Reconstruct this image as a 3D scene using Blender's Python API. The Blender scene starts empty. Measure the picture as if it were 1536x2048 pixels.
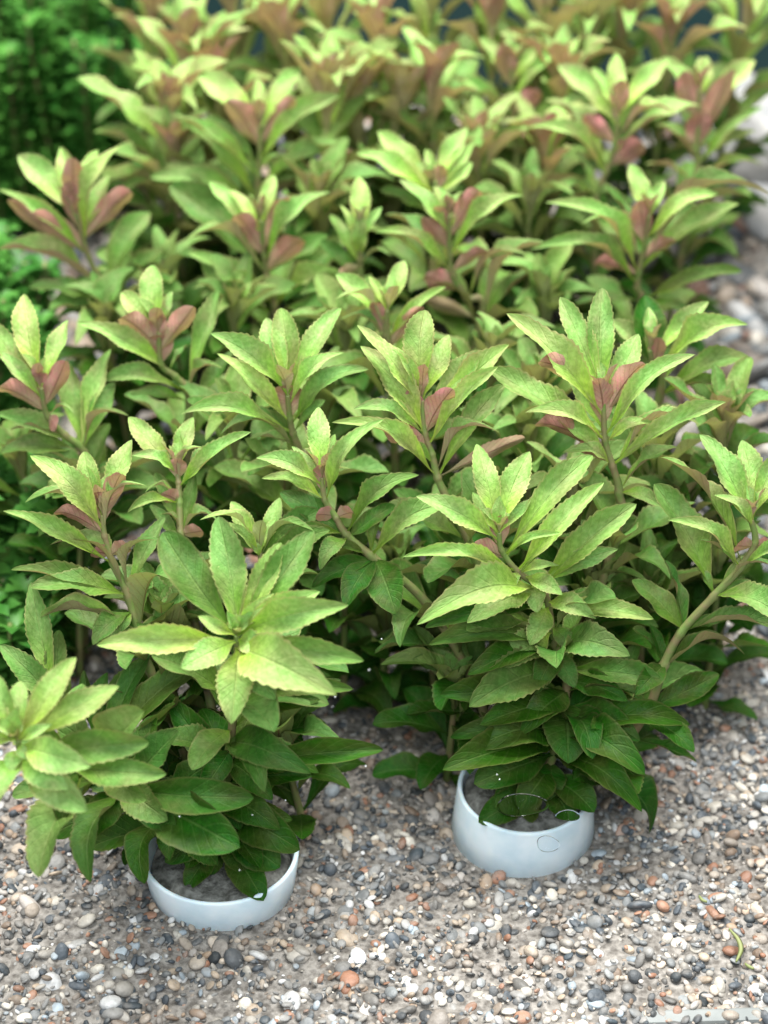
import bpy, math, random
import numpy as np
from mathutils import Vector, Matrix

S = bpy.context.scene
COL = S.collection
R = math.radians
rnd = random.Random(7)

# ------------------------------------------------------------------ camera
PITCH, HCAM, TANV = 33.0, 0.354, math.tan(R(15))
cam = bpy.data.cameras.new('camera')
cam_o = bpy.data.objects.new('camera', cam); COL.objects.link(cam_o)
cam_o.location = (0, 0, HCAM); cam_o.rotation_euler = (R(90 - PITCH), 0, 0)
cam.sensor_fit = 'VERTICAL'; cam.sensor_height = 24; cam.lens = 12 / TANV
cam.clip_start = 0.01; cam.clip_end = 50
cam.dof.use_dof = True; cam.dof.focus_distance = 0.475; cam.dof.aperture_fstop = 7.0
S.camera = cam_o
# ------------------------------------------------------------------ world and lamp
W = bpy.data.worlds.new('World'); S.world = W; W.use_nodes = True
bg = W.node_tree.nodes['Background']
bg.inputs[0].default_value = (0.74, 0.86, 1.0, 1); bg.inputs[1].default_value = 0.14
def area(name, loc, size, power, color, target):
    l = bpy.data.lights.new(name, 'AREA'); l.shape = 'RECTANGLE'; l.size, l.size_y = size
    l.energy = power; l.color = color
    o = bpy.data.objects.new(name, l); COL.objects.link(o); o.location = loc
    o.rotation_euler = (Vector(target) - Vector(loc)).to_track_quat('-Z', 'Y').to_euler()
    return o
area('tank_lamp', (0.0, 0.53, 0.80), (0.80, 0.40), 17.0, (1.0, 0.99, 0.96), (0.0, 0.50, 0.0))
area('front_fill', (-0.02, -0.08, 0.50), (0.45, 0.25), 3.0, (0.88, 0.95, 1.0), (0.0, 0.36, 0.0))  # fill lamp added in front to brighten the near gravel and cups
S.view_settings.view_transform = 'Standard'; S.view_settings.look = 'None'
S.view_settings.exposure = 0.42; S.view_settings.gamma = 1.0
S.render.engine = 'CYCLES'
S.cycles.max_bounces = 8; S.cycles.transparent_max_bounces = 8; S.cycles.caustics_refractive = False
S.cycles.caustics_reflective = False; S.cycles.use_denoising = True

# ------------------------------------------------------------------ pixel helpers
cp, sp = math.cos(R(PITCH)), math.sin(R(PITCH))
CAM = Vector((0, 0, HCAM))
RIGHT, UP, FWD = Vector((1, 0, 0)), Vector((0, sp, cp)), Vector((0, cp, -sp))
def ray(px, py):
    return FWD + RIGHT * ((px - 768) / 1024 * TANV) + UP * ((1024 - py) / 1024 * TANV)
def at_z(px, py, z):
    d = ray(px, py); return CAM + d * ((z - HCAM) / d.z)
def at_depth(px, py, dep):
    return CAM + ray(px, py) * dep
def to_px(p):
    v = p - CAM; dep = v.dot(FWD)
    return 768 + v.dot(RIGHT) / dep / TANV * 1024, 1024 - v.dot(UP) / dep / TANV * 1024, dep
def ground_z(x, y):
    t = max(0.0, y - 0.42); r = max(0.0, x - 0.09)
    return 0.075 * t * t / (t + 0.25) * 1.3 + 0.10 * r * min(1, t / 0.12) + 0.0016 * math.sin(x * 37 + 1) * math.sin(y * 29)

# ------------------------------------------------------------------ materials
def mat(name):
    m = bpy.data.materials.new(name); m.use_nodes = True
    nt = m.node_tree; nt.nodes.clear()
    def N(t, **k):
        n = nt.nodes.new(t)
        for a, b in k.items(): setattr(n, a, b)
        return n
    return m, nt, N, nt.links.new
def mixc(N, L, fac, a, b, mode='MIX'):
    n = N('ShaderNodeMix', data_type='RGBA', blend_type=mode)
    for s, v in ((n.inputs[0], fac), (n.inputs[6], a), (n.inputs[7], b)):
        if hasattr(v, 'links'): L(v, s)
        elif isinstance(v, (int, float)): s.default_value = v
        else: s.default_value = (*v, 1)
    return n.outputs[2]
def mth(N, L, op, a, b=None, c=None, clamp=False):
    n = N('ShaderNodeMath', operation=op); n.use_clamp = clamp
    for i, v in enumerate((a, b, c)):
        if v is None: continue
        if hasattr(v, 'links'): L(v, n.inputs[i])
        else: n.inputs[i].default_value = v
    return n.outputs[0]
def rng(N, L, v, a, b, c=0.0, d=1.0):
    n = N('ShaderNodeMapRange'); L(v, n.inputs[0])
    for i, x in enumerate((a, b, c, d)): n.inputs[i + 1].default_value = x
    return n.outputs[0]

def leaf_material():
    m, nt, N, L = mat('leaf')
    oi = N('ShaderNodeObjectInfo'); sep = N('ShaderNodeSeparateColor'); L(oi.outputs['Color'], sep.inputs[0])
    age, pink, tone = sep.outputs
    uv = N('ShaderNodeUVMap'); su = N('ShaderNodeSeparateXYZ'); L(uv.outputs[0], su.inputs[0])
    u, v = su.outputs[0], su.outputs[1]
    au = mth(N, L, 'ABSOLUTE', mth(N, L, 'SUBTRACT', u, 0.5))          # 0 midrib .. 0.5 edge
    # noise coordinates vary per leaf
    comb = N('ShaderNodeCombineXYZ'); L(u, comb.inputs[0]); L(v, comb.inputs[1]); L(mth(N, L, 'MULTIPLY', oi.outputs['Random'], 40.0), comb.inputs[2])
    def noise(scale, vec, detail=3, sx=1.0, sy=1.0):
        mp = N('ShaderNodeMapping'); L(vec, mp.inputs[0]); mp.inputs[3].default_value = (sx, sy, 1)
        n = N('ShaderNodeTexNoise'); n.inputs['Scale'].default_value = scale; n.inputs['Detail'].default_value = detail
        L(mp.outputs[0], n.inputs[0]); return n.outputs[0]
    blot = noise(2.2, comb.outputs[0], 4, 0.8, 1.7)
    fine = noise(60, comb.outputs[0], 2, 0.35, 1.0)
    mott = noise(14, comb.outputs[0], 3, 0.6, 1.6)
    # upper side
    young = mixc(N, L, rng(N, L, v, 0.15, 0.60), (0.47, 0.70, 0.08), (0.36, 0.60, 0.17))
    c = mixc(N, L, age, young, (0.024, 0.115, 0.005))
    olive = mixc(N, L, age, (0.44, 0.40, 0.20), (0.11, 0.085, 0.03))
    c = mixc(N, L, mth(N, L, 'MULTIPLY', rng(N, L, blot, 0.42, 0.66), mth(N, L, 'MULTIPLY_ADD', pink, 0.55, 0.30)), c, olive)
    # veins: pale side veins rising from the midrib
    vein = mth(N, L, 'SINE', mth(N, L, 'MULTIPLY', mth(N, L, 'SUBTRACT', v, mth(N, L, 'MULTIPLY', au, 0.42)), 62.0))
    veinm = rng(N, L, vein, 0.72, 1.0)
    mid = rng(N, L, au, 0.012, 0.04, 1.0, 0.0)
    vm = mth(N, L, 'MAXIMUM', mth(N, L, 'MULTIPLY', veinm, 0.16), mth(N, L, 'MULTIPLY', mid, 0.42), None)
    c = mixc(N, L, vm, c, mixc(N, L, age, (0.48, 0.58, 0.20), (0.14, 0.24, 0.06)))
    c = mixc(N, L, rng(N, L, mott, 0.33, 0.62, 0.0, 0.8), c, mixc(N, L, 1.0, c, (0.62, 0.70, 0.55), 'MULTIPLY'))
    edge = mth(N, L, 'MULTIPLY', rng(N, L, au, 0.43, 0.5), 0.6)
    c = mixc(N, L, edge, c, mixc(N, L, age, (0.58, 0.46, 0.22), (0.12, 0.13, 0.04)))
    top = c
    # under side
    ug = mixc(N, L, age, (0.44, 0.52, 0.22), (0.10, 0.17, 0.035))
    up_ = mixc(N, L, rng(N, L, blot, 0.35, 0.7), (0.54, 0.215, 0.20), (0.52, 0.30, 0.24))
    und = mixc(N, L, mth(N, L, 'MULTIPLY', pink, mth(N, L, 'ADD', rng(N, L, v, 0.0, 0.6, 0.45, 0.95), rng(N, L, mott, 0.3, 0.7, -0.15, 0.3)), None, True), ug, up_)
    und = mixc(N, L, mth(N, L, 'MULTIPLY', mid, 0.75), und, (0.19, 0.065, 0.05))
    und = mixc(N, L, mth(N, L, 'MULTIPLY', veinm, 0.22), und, (0.22, 0.10, 0.06))
    geo = N('ShaderNodeNewGeometry')
    c = mixc(N, L, geo.outputs['Backfacing'], top, und)
    hsv = N('ShaderNodeHueSaturation'); L(c, hsv.inputs['Color']); L(rng(N, L, tone, 0, 1, 0.78, 1.22), hsv.inputs['Value'])
    L(rng(N, L, oi.outputs['Random'], 0, 1, 0.485, 0.512), hsv.inputs['Hue'])
    c = mixc(N, L, rng(N, L, fine, 0.35, 0.75, 0.0, 0.28), hsv.outputs[0], mixc(N, L, 1.0, hsv.outputs[0], (1.35, 1.3, 1.4), 'MULTIPLY'))
    bmp = N('ShaderNodeBump'); bmp.inputs['Strength'].default_value = 0.6; bmp.inputs['Distance'].default_value = 0.0008
    h = mth(N, L, 'ADD', mth(N, L, 'MULTIPLY', fine, 0.35), mth(N, L, 'SUBTRACT', mth(N, L, 'MULTIPLY', blot, 0.8), mth(N, L, 'MULTIPLY', vm, 1.2)))
    L(h, bmp.inputs['Height'])
    p = N('ShaderNodeBsdfPrincipled'); L(c, p.inputs['Base Color']); p.inputs['Roughness'].default_value = 0.52
    p.inputs['Specular IOR Level'].default_value = 0.22; L(bmp.outputs[0], p.inputs['Normal'])
    t = N('ShaderNodeBsdfTranslucent')
    tc = mixc(N, L, 1.0, mixc(N, L, 0.35, c, top), (1.15, 1.20, 0.70), 'MULTIPLY'); L(tc, t.inputs[0]); L(bmp.outputs[0], t.inputs['Normal'])
    mx = N('ShaderNodeMixShader'); mx.inputs[0].default_value = 0.24
    L(p.outputs[0], mx.inputs[1]); L(t.outputs[0], mx.inputs[2])
    o = N('ShaderNodeOutputMaterial'); L(mx.outputs[0], o.inputs[0])
    return m
M_LEAF = leaf_material()

def simple(name, colA, colB, scale=20, rough=0.6, bump=0.0, dist=0.0005, trans=0.0, spec=0.4, sss=0.0):
    m, nt, N, L = mat(name)
    tc = N('ShaderNodeTexCoord'); n = N('ShaderNodeTexNoise'); n.inputs['Scale'].default_value = scale; n.inputs['Detail'].default_value = 5
    L(tc.outputs['Object'], n.inputs[0])
    c = mixc(N, L, rng(N, L, n.outputs[0], 0.35, 0.65), colA, colB)
    p = N('ShaderNodeBsdfPrincipled'); L(c, p.inputs['Base Color']); p.inputs['Roughness'].default_value = rough
    p.inputs['Specular IOR Level'].default_value = spec
    if sss:
        p.inputs['Subsurface Weight'].default_value = sss; p.inputs['Subsurface Radius'].default_value = (0.002, 0.003, 0.004)
    if bump:
        b = N('ShaderNodeBump'); b.inputs['Strength'].default_value = bump; b.inputs['Distance'].default_value = dist
        L(n.outputs[0], b.inputs['Height']); L(b.outputs[0], p.inputs['Normal'])
    out = N('ShaderNodeOutputMaterial')
    if trans:
        t = N('ShaderNodeBsdfTranslucent'); L(c, t.inputs[0]); x = N('ShaderNodeMixShader'); x.inputs[0].default_value = trans
        L(p.outputs[0], x.inputs[1]); L(t.outputs[0], x.inputs[2]); L(x.outputs[0], out.inputs[0])
    else: L(p.outputs[0], out.inputs[0])
    return m
M_STEM = simple('stem', (0.19, 0.29, 0.07), (0.28, 0.22, 0.11), 260, 0.5, 0.5, trans=0.2)
M_CUP = simple('cup', (0.64, 0.79, 0.86), (0.82, 0.92, 0.98), 110, 0.6, 0.25, spec=0.25, sss=0.35)
M_WOOL = simple('rockwool', (0.07, 0.07, 0.06), (0.24, 0.24, 0.22), 420, 0.95, 1.0, 0.0015)
M_GROUND = simple('ground', (0.11, 0.098, 0.085), (0.32, 0.295, 0.265), 520, 0.9, 0.8, 0.002)
M_WALL = simple('wall', (0.012, 0.035, 0.036), (0.018, 0.045, 0.046), 5, 0.35)
M_RIM = simple('rim', (0.17, 0.185, 0.18), (0.30, 0.31, 0.30), 60, 0.5)
M_STONE = simple('stone', (0.24, 0.25, 0.26), (0.48, 0.465, 0.44), 60, 0.8, 0.9, 0.004)
M_DSTONE = simple('dark_stone', (0.10, 0.095, 0.09), (0.20, 0.18, 0.165), 60, 0.85, 0.9, 0.003)
M_BUSH = simple('bush', (0.035, 0.16, 0.022), (0.12, 0.33, 0.055), 70, 0.42, trans=0.28)
M_SEED = simple('seedling', (0.20, 0.28, 0.07), (0.34, 0.37, 0.16), 90, 0.5, trans=0.3)
def gravel_material():
    m, nt, N, L = mat('gravel')
    a = N('ShaderNodeAttribute'); a.attribute_name = 'pebble_color'
    tc = N('ShaderNodeTexCoord')
    n = N('ShaderNodeTexNoise'); n.inputs['Scale'].default_value = 900; n.inputs['Detail'].default_value = 6; L(tc.outputs['Object'], n.inputs[0])
    n2 = N('ShaderNodeTexNoise'); n2.inputs['Scale'].default_value = 260; n2.inputs['Detail'].default_value = 3; L(tc.outputs['Object'], n2.inputs[0])
    c = mixc(N, L, rng(N, L, n.outputs[0], 0.3, 0.7, 0, 0.55), a.outputs[0], mixc(N, L, 1.0, a.outputs[0], (0.5, 0.48, 0.46), 'MULTIPLY'))
    c = mixc(N, L, rng(N, L, n2.outputs[0], 0.48, 0.70, 0, 0.45), c, (0.33, 0.305, 0.275))
    p = N('ShaderNodeBsdfPrincipled'); L(c, p.inputs['Base Color']); p.inputs['Roughness'].default_value = 0.55
    b = N('ShaderNodeBump'); b.inputs['Strength'].default_value = 0.5; b.inputs['Distance'].default_value = 0.0006
    L(n.outputs[0], b.inputs['Height']); L(b.outputs[0], p.inputs['Normal'])
    o = N('ShaderNodeOutputMaterial'); L(p.outputs[0], o.inputs[0]); return m
M_GRAVEL = gravel_material()
def glass_material():
    m, nt, N, L = mat('droplet')
    p = N('ShaderNodeBsdfPrincipled'); p.inputs['Base Color'].default_value = (0.95, 0.98, 1, 1)
    p.inputs['Roughness'].default_value = 0.04; p.inputs['IOR'].default_value = 1.05; p.inputs['Transmission Weight'].default_value = 1.0
    o = N('ShaderNodeOutputMaterial'); L(p.outputs[0], o.inputs[0]); return m
M_DROP = glass_material()

# ------------------------------------------------------------------ mesh helpers
def add(name, me, parent=None, m=None):
    o = bpy.data.objects.new(name, me); COL.objects.link(o)
    if parent: o.parent = parent
    if m: me.materials.append(m)
    return o
def tag(o, label=None, cat=None, group=None, kind=None):
    if label: o['label'] = label
    if cat: o['category'] = cat
    if group: o['group'] = group
    if kind: o['kind'] = kind
    return o
def pydata(name, V, F, smooth=True):
    me = bpy.data.meshes.new(name); me.from_pydata([tuple(v) for v in V], [], F); me.update()
    if smooth: me.polygons.foreach_set('use_smooth', [True] * len(me.polygons))
    return me
def lathe(name, prof, n=72, wob=0.0, seed=0):
    V, F = [], []; r_ = random.Random(seed)
    ph = [r_.uniform(0, 6.28) for _ in range(3)]
    for (r, z) in prof:
        for k in range(n):
            a = 2 * math.pi * k / n
            rr = r * (1 + wob * (math.sin(2 * a + ph[0]) + 0.5 * math.sin(3 * a + ph[1])))
            V.append((rr * math.cos(a), rr * math.sin(a), z + wob * 0.004 * math.sin(3 * a + ph[2])))
    for i in range(len(prof) - 1):
        for k in range(n):
            k2 = (k + 1) % n
            F.append((i * n + k, i * n + k2, (i + 1) * n + k2, (i + 1) * n + k))
    return pydata(name, V, F)
def tube(pts, radii, n=8):
    V, F = [], []
    for i, p in enumerate(pts):
        t = (pts[min(i + 1, len(pts) - 1)] - pts[max(i - 1, 0)]).normalized()
        a = t.cross(Vector((0.13, 1, 0.2))).normalized(); b = t.cross(a)
        for k in range(n):
            an = 2 * math.pi * k / n
            V.append(p + (a * math.cos(an) + b * math.sin(an)) * radii[i])
    for i in range(len(pts) - 1):
        for k in range(n):
            k2 = (k + 1) % n; F.append((i * n + k, i * n + k2, (i + 1) * n + k2, (i + 1) * n + k))
    F.append(tuple(range(n))[::-1]); F.append(tuple(range((len(pts) - 1) * n, len(pts) * n)))
    return V, F

# ------------------------------------------------------------------ leaf meshes (unit length along +Y, unit width along X, upper side +Z)
def leaf_mesh(kind, arch, seed):
    r_ = random.Random(seed * 31 + arch * 7 + len(kind))
    NV, NU = 66, 8
    peak, pw, teeth, amp, blunt, pet = {'lance': (0.57, 1.0, 12, 0.14, 0.72, 0.10), 'ovate': (0.57, 0.85, 11, 0.13, 0.56, 0.09),
                             'oval': (0.52, 0.7, 8, 0.05, 0.62, 0.06), 'spoon': (0.64, 0.8, 6, 0.035, 0.46, 0.20)}[kind]
    az, asym = [(0.05, 0.1), (0.13, 0.25), (0.27, 0.55)][arch]
    V, UV, F = [], [], []
    fold = 0.26 + 0.2 * r_.random(); wv = r_.uniform(0, 6.28); tw = r_.uniform(-0.25, 0.25); side = r_.uniform(-0.10, 0.10)
    ph = [r_.uniform(0, 1), r_.uniform(0, 1)]
    for i in range(NV + 1):
        v = i / NV
        q = v / peak * 0.5 if v < peak else 0.5 + (v - peak) / (1 - peak) * 0.5
        w = max(0.0, math.sin(math.pi * q))
        w = w ** ((0.95 if kind == 'oval' else 1.75) if v < peak else blunt) if w > 0 else 0
        w = 0.5 * w
        w = max(w, 0.055 * max(0, 1 - v * 2.2) + (0.0 if v > 0.5 else 0.012))
        if v >= 1: w = 0.003
        z = az * 4 * v * (1 - v) * (1 + asym * (v - 0.5) * 2.2)
        x0 = side * math.sin(math.pi * v)
        for j in range(NU + 1):
            u = j / NU * 2 - 1
            ww = w
            if abs(u) > 0.6 and v > 0.30 and v < 0.985:
                f = (v * teeth * 1.45 + ph[0 if u < 0 else 1]) % 1.0
                ww = w * (1 + amp * (f - 0.5) * (abs(u) - 0.6) / 0.4 * min(1, (v - 0.30) * 6))
            x = u * ww
            zz = z + fold * abs(u) ** 1.6 * ww * 0.55 + 0.035 * math.sin(v * 9 + wv) * u * ww * 2 + tw * x * v * 0.5
            zz += 0.022 * math.sin(v * 17 + wv * 2 + (2 if u > 0 else 0)) * abs(u) ** 2 * (ww * 2)
            V.append((x + x0, v, zz)); UV.append((0.5 + 0.5 * u, v))
    for i in range(NV):
        for j in range(NU):
            a = i * (NU + 1) + j; F.append((a, a + 1, a + NU + 2, a + NU + 1))
    me = pydata('leaf_' + kind, V, F)
    uvl = me.uv_layers.new(name='UVMap')
    for li, l in enumerate(me.loops): uvl.data[li].uv = UV[l.vertex_index]
    me.materials.append(M_LEAF)
    return me
LEAF = {}
for k_ in ('lance', 'ovate', 'spoon', 'oval'):
    for a_ in range(3):
        for s_ in range(5): LEAF[(k_, a_, s_)] = leaf_mesh(k_, a_, s_)

leaf_total = [0]
def put_leaf(parent, org, base, tip, nrm, width, kind, arch, age, pink, tone):
    L = (tip - base).length; Y = (tip - base) / L
    Z = (nrm - Y * nrm.dot(Y))
    if Z.length < 1e-4: Z = Vector((0, -1, 0.3)) - Y * Vector((0, -1, 0.3)).dot(Y)
    Z.normalize(); X = Y.cross(Z)
    o = bpy.data.objects.new('leaf', LEAF[(kind, arch, rnd.randrange(5))]); COL.objects.link(o)
    o.parent = parent
    M = Matrix(((X.x * width, Y.x * L, Z.x * L, base.x - org.x), (X.y * width, Y.y * L, Z.y * L, base.y - org.y),
                (X.z * width, Y.z * L, Z.z * L, base.z - org.z), (0, 0, 0, 1)))
    o.matrix_local = M
    o.color = (min(1, max(0, age)), min(1, max(0, pink)), min(1, max(0, tone)), 1)
    leaf_total[0] += 1
    return o

def smooth_path(P, n=10):
    out = []
    for i in range(len(P) - 1):
        p0 = P[max(i - 1, 0)]; p1 = P[i]; p2 = P[i + 1]; p3 = P[min(i + 2, len(P) - 1)]
        for k in range(n):
            t = k / n
            out.append(0.5 * ((2 * p1) + (p2 - p0) * t + (2 * p0 - 5 * p1 + 4 * p2 - p3) * t * t + (3 * p1 - p0 - 3 * p2 + p3) * t ** 3))
    out.append(P[-1]); return out

CODE = {'b': -0.12, 's': 0.28, 'u': 0.75, 'd': 0.75, 'e': 0.45}
GROUP = 'leafy stem plants crowding the gravel bed'
FINAL = []
def plant(label, apex, z, leaves, nodes=(), base=None, tilt=(0, 0), pink=0.5, age=0.0, rad=0.00095, fill=None, seed=1, sc=1.0, auto=0):
    """apex pixel + height; stem runs apex -> nodes (pixels) -> base; leaves = (bx,by,tx,ty,width ratio,code[,age[,kind]])"""
    rl = random.Random(seed * 101 + int(apex[0]))
    A = at_z(apex[0], apex[1], z)
    if base is None:
        bx, by = A.x + rl.uniform(-.008, .008), A.y + rl.uniform(-.004, .010)
        B = Vector((bx, by, ground_z(bx, by)))
    else: B = Vector(base)
    seq = [Vector((apex[0], apex[1], 0))] + [Vector((n[0], n[1], 0)) for n in nodes]
    bpx = to_px(B); seq.append(Vector((bpx[0], bpx[1], 0)))
    acc = [0.0]
    for i in range(1, len(seq)): acc.append(acc[-1] + (seq[i] - seq[i - 1]).length)
    dA, dB = to_px(A)[2], bpx[2]
    P = [A]
    for i in range(1, len(seq) - 1):
        f = acc[i] / acc[-1]; P.append(at_depth(seq[i].x, seq[i].y, dA + (dB - dA) * f))
    P.append(B)
    path = smooth_path(P, 12)
    root = bpy.data.objects.new('stem_plant', None); COL.objects.link(root); root.location = B
    root.empty_display_size = 0.01
    tag(root, label, 'water plant', GROUP)
    n = len(path)
    rr = [rad * sc * (0.7 + 0.75 * i / n) for i in range(n)]
    for nd in range(1, len(P) - 1):
        k = nd * 12
        for d, g in ((-1, 1.12), (0, 1.38), (1, 1.12)): rr[k + d] *= 1 + (g - 1) * .6
    V, F = tube(path, rr, 8)
    add('stem', pydata('stem', [v - B for v in V], F), root, M_STEM)
    ppx = [to_px(p) for p in path]
    ax0 = Vector((math.sin(R(tilt[0])), -math.sin(R(tilt[1])), 1)).normalized()
    for lf in leaves:
        bx, by, tx, ty, w, code = lf[:6]
        extra = lf[6] if len(lf) > 6 else None; kind = lf[7] if len(lf) > 7 else None
        k = min(range(n), key=lambda i: (ppx[i][0] - bx) ** 2 + (ppx[i][1] - by) ** 2)
        bp = path[k]; dep = ppx[k][2]
        mpp = dep * TANV / 1024
        pl = Vector((tx - ppx[k][0], -(ty - ppx[k][1]), 0)) * mpp
        t = pl.length * CODE[code[0]] * rl.uniform(0.8, 1.2)
        tip = at_depth(tx, ty, dep - t)
        sd = (path[max(k - 3, 0)] - path[min(k + 3, n - 1)]).normalized()
        f = k / n
        axis = (ax0 * (1 - f) + sd * f * 1.0 + ax0 * 0.3).normalized()
        ln = (tip - bp).length
        if tip.z < ground_z(tip.x, tip.y) + 0.003: tip.z = ground_z(tip.x, tip.y) + 0.003
        wd = ln * w * (0.95 if code[0] == 'd' else 0.78) if code[0] != 'u' else max(pl.length * w * 1.12, 0.005)
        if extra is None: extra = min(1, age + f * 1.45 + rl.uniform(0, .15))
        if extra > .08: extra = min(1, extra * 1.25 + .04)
        nrm = axis
        if 'F' in code:      # leaf turned so that its upper side faces up and to the viewer
            nrm = (axis * 0.7 - FWD * 0.9).normalized()
        if 'U' in code:
            nrm = (axis * 0.2 + FWD * 1.0).normalized()
        if code[0] == 'u' and 'F' not in code: nrm = (axis * 0.45 + FWD * 0.75).normalized()
        arch = 0 if 'A' not in code else 2
        if code[0] in 'e': arch = 2
        elif arch == 0 and code[0] in 'sd' : arch = rl.choice((1, 1, 2))
        if arch == 0 and rl.random() < .4: arch = 1
        if 'A' in code: arch = 2
        if kind is None and code[0] == 'u': kind = 'oval'; arch = rl.choice((0, 1))
        if kind is None: kind = 'lance' if extra < 0.35 and w < 0.45 else ('ovate' if extra < .8 else ('ovate' if rl.random() < .5 else 'spoon'))
        if kind == 'ovate' and extra > .8: kind = 'oval'
        put_leaf(root, B, bp, tip, nrm, wd, kind, arch, extra, pink * (1.6 if code[0] == 'u' else 0.8) * (1 - 0.6 * extra), rl.uniform(.3, .75))
    # whorls of leaves down the rest of the stem (and the crown itself when auto)
    def whorl(p, axis, phi, cnt, ln, ang, ag, wr, pk):
        a = axis.cross(Vector((0, 1, 0.2))).normalized(); b = axis.cross(a).normalized()
        for q in range(cnt):
            an = phi + 2 * math.pi * q / cnt + rl.uniform(-.15, .15)
            out = a * math.cos(an) + b * math.sin(an)
            aa = R(ang + rl.uniform(-9, 9)); l_ = ln * rl.uniform(.82, 1.15)
            d = axis * math.cos(aa) + out * math.sin(aa)
            tip = p + d * l_
            if tip.z < ground_z(tip.x, tip.y) + .002: tip.z = ground_z(tip.x, tip.y) + .002
            put_leaf(root, B, p, tip, axis, l_ * wr * rl.uniform(.9, 1.1), 'lance' if ag < .45 else ('ovate' if rl.random() < .6 else 'spoon'),
                     rl.choice((0, 1, 1, 2)) if ang > 30 else 0, ag, pk, rl.uniform(.25, .75))
    if not auto and z > .07:
        axn = (ax0 + (path[0] - path[4]).normalized() * .6).normalized()
        whorl(path[0], axn, rl.uniform(0, 6), 2, .0065, 14, 0, .36, pink * .7); whorl(path[1], axn, rl.uniform(0, 6), 3, .0105, 24, 0, .34, pink)
    length = sum((path[i] - path[i + 1]).length for i in range(n - 1))
    run = 0; phi = rl.uniform(0, 6.28)
    start = (fill if fill is not None else (0.0 if auto else 0.30)) * length
    nxt = start
    pi_ = 0
    if auto:
        axis = (ax0 * .8 + (path[0] - path[4]).normalized() * .5).normalized()
        for q, (o_, l_, an, cnt, wr) in enumerate(((0, .008, 12, 2, .34), (.0012, .013, 20, 3, .32), (.0035, .019, 29, 3, .30), (.0075, .025, 38, 3, .28), (.013, .028, 48, 3, .26))):
            whorl(path[0] - axis * o_ * sc, axis, phi + q * 1.05, cnt, l_ * sc, an, age + 0.03 * q, wr, pink * 1.25 * (1 - q * .10))
        nxt = .022 * sc
    for i in range(n - 1):
        seg = (path[i + 1] - path[i]).length
        while run + seg >= nxt and nxt < length * 0.93:
            p = path[i].lerp(path[i + 1], (nxt - run) / seg)
            f = nxt / length
            axis = ((path[i] - path[i + 1]).normalized() + ax0 * .3).normalized()
            whorl(p, axis, phi, 3, (.030 - .011 * f) * sc, 48 + 32 * f, min(1, age + .20 + f * 1.2), .29 + .17 * f, pink * (1 - f) * .5)
            phi += 1.05; nxt += .0092 * sc * rl.uniform(.85, 1.15)
        run += seg
    return root

# ------------------------------------------------------------------ ground, wall, rim
NX, NY = 90, 130
V = [(-0.7 + 1.4 * i / NX, 0.10 + 0.80 * j / NY, 0) for j in range(NY + 1) for i in range(NX + 1)]
V = [(x, y, ground_z(x, y) + 0.0012) for x, y, _ in V]
F = [(j * (NX + 1) + i, j * (NX + 1) + i + 1, (j + 1) * (NX + 1) + i + 1, (j + 1) * (NX + 1) + i) for j in range(NY) for i in range(NX)]
g = add('ground', pydata('ground', V, F), None, M_GROUND); tag(g, kind='structure')

def box(name, x0, x1, y0, y1, z0, z1, m, bev=0.001):
    V = [(x, y, z) for x in (x0, x1) for y in (y0, y1) for z in (z0, z1)]
    F = [(0, 1, 3, 2), (4, 6, 7, 5), (0, 4, 5, 1), (2, 3, 7, 6), (0, 2, 6, 4), (1, 5, 7, 3)]
    o = add(name, pydata(name, V, F, False), None, m)
    b = o.modifiers.new('bevel', 'BEVEL'); b.width = bev; b.segments = 2
    return o
w_ = box('tank_wall', -0.7, 0.7, 0.86, 0.87, -0.02, 0.5, M_WALL)
tag(w_, 'dark teal back wall glimpsed between the leaves in both upper corners', 'tank wall')
r_o = box('tank_rim', 0.062, 0.30, -0.0022, 0.0022, -0.003, 0.0022, M_RIM)
pR = at_z(1400, 2058, 0.0); r_o.location = (0, pR.y, 0); r_o.rotation_euler = (0, 0, R(2.0))
tag(r_o, 'grey edge of the tank running along the bottom right of the gravel', 'tank edge')

# ------------------------------------------------------------------ gravel
def ico():
    t = (1 + 5 ** .5) / 2
    v = [(-1, t, 0), (1, t, 0), (-1, -t, 0), (1, -t, 0), (0, -1, t), (0, 1, t), (0, -1, -t), (0, 1, -t), (t, 0, -1), (t, 0, 1), (-t, 0, -1), (-t, 0, 1)]
    v = [Vector(a).normalized() for a in v]
    f = [(0, 11, 5), (0, 5, 1), (0, 1, 7), (0, 7, 10), (0, 10, 11), (1, 5, 9), (5, 11, 4), (11, 10, 2), (10, 7, 6), (7, 1, 8), (3, 9, 4), (3, 4, 2), (3, 2, 6), (3, 6, 8), (3, 8, 9), (4, 9, 5), (2, 4, 11), (6, 2, 10), (8, 6, 7), (9, 8, 1)]
    mid = {}; nf = []
    def m(a, b):
        k = (min(a, b), max(a, b))
        if k not in mid: v.append(((v[a] + v[b]) / 2).normalized()); mid[k] = len(v) - 1
        return mid[k]
    for a, b, c in f:
        x, y, z = m(a, b), m(b, c), m(c, a); nf += [(a, x, z), (b, y, x), (c, z, y), (x, y, z)]
    return np.array([tuple(a) for a in v]), np.array(nf)
IV, IF = ico()
rg = np.random.default_rng(5)
PAL = np.array([(0.085, 0.105, 0.125), (0.05, 0.07, 0.085), (0.19, 0.20, 0.20), (0.30, 0.29, 0.27), (0.42, 0.38, 0.32), (0.62, 0.56, 0.46), (0.60, 0.595, 0.58), (0.36, 0.17, 0.09), (0.27, 0.20, 0.14), (0.48, 0.36, 0.24), (0.33, 0.40, 0.45)])
PW = np.array([.15, .08, .13, .13, .13, .09, .075, .065, .08, .06, .04]); PW /= PW.sum()
CUPS = []
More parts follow.
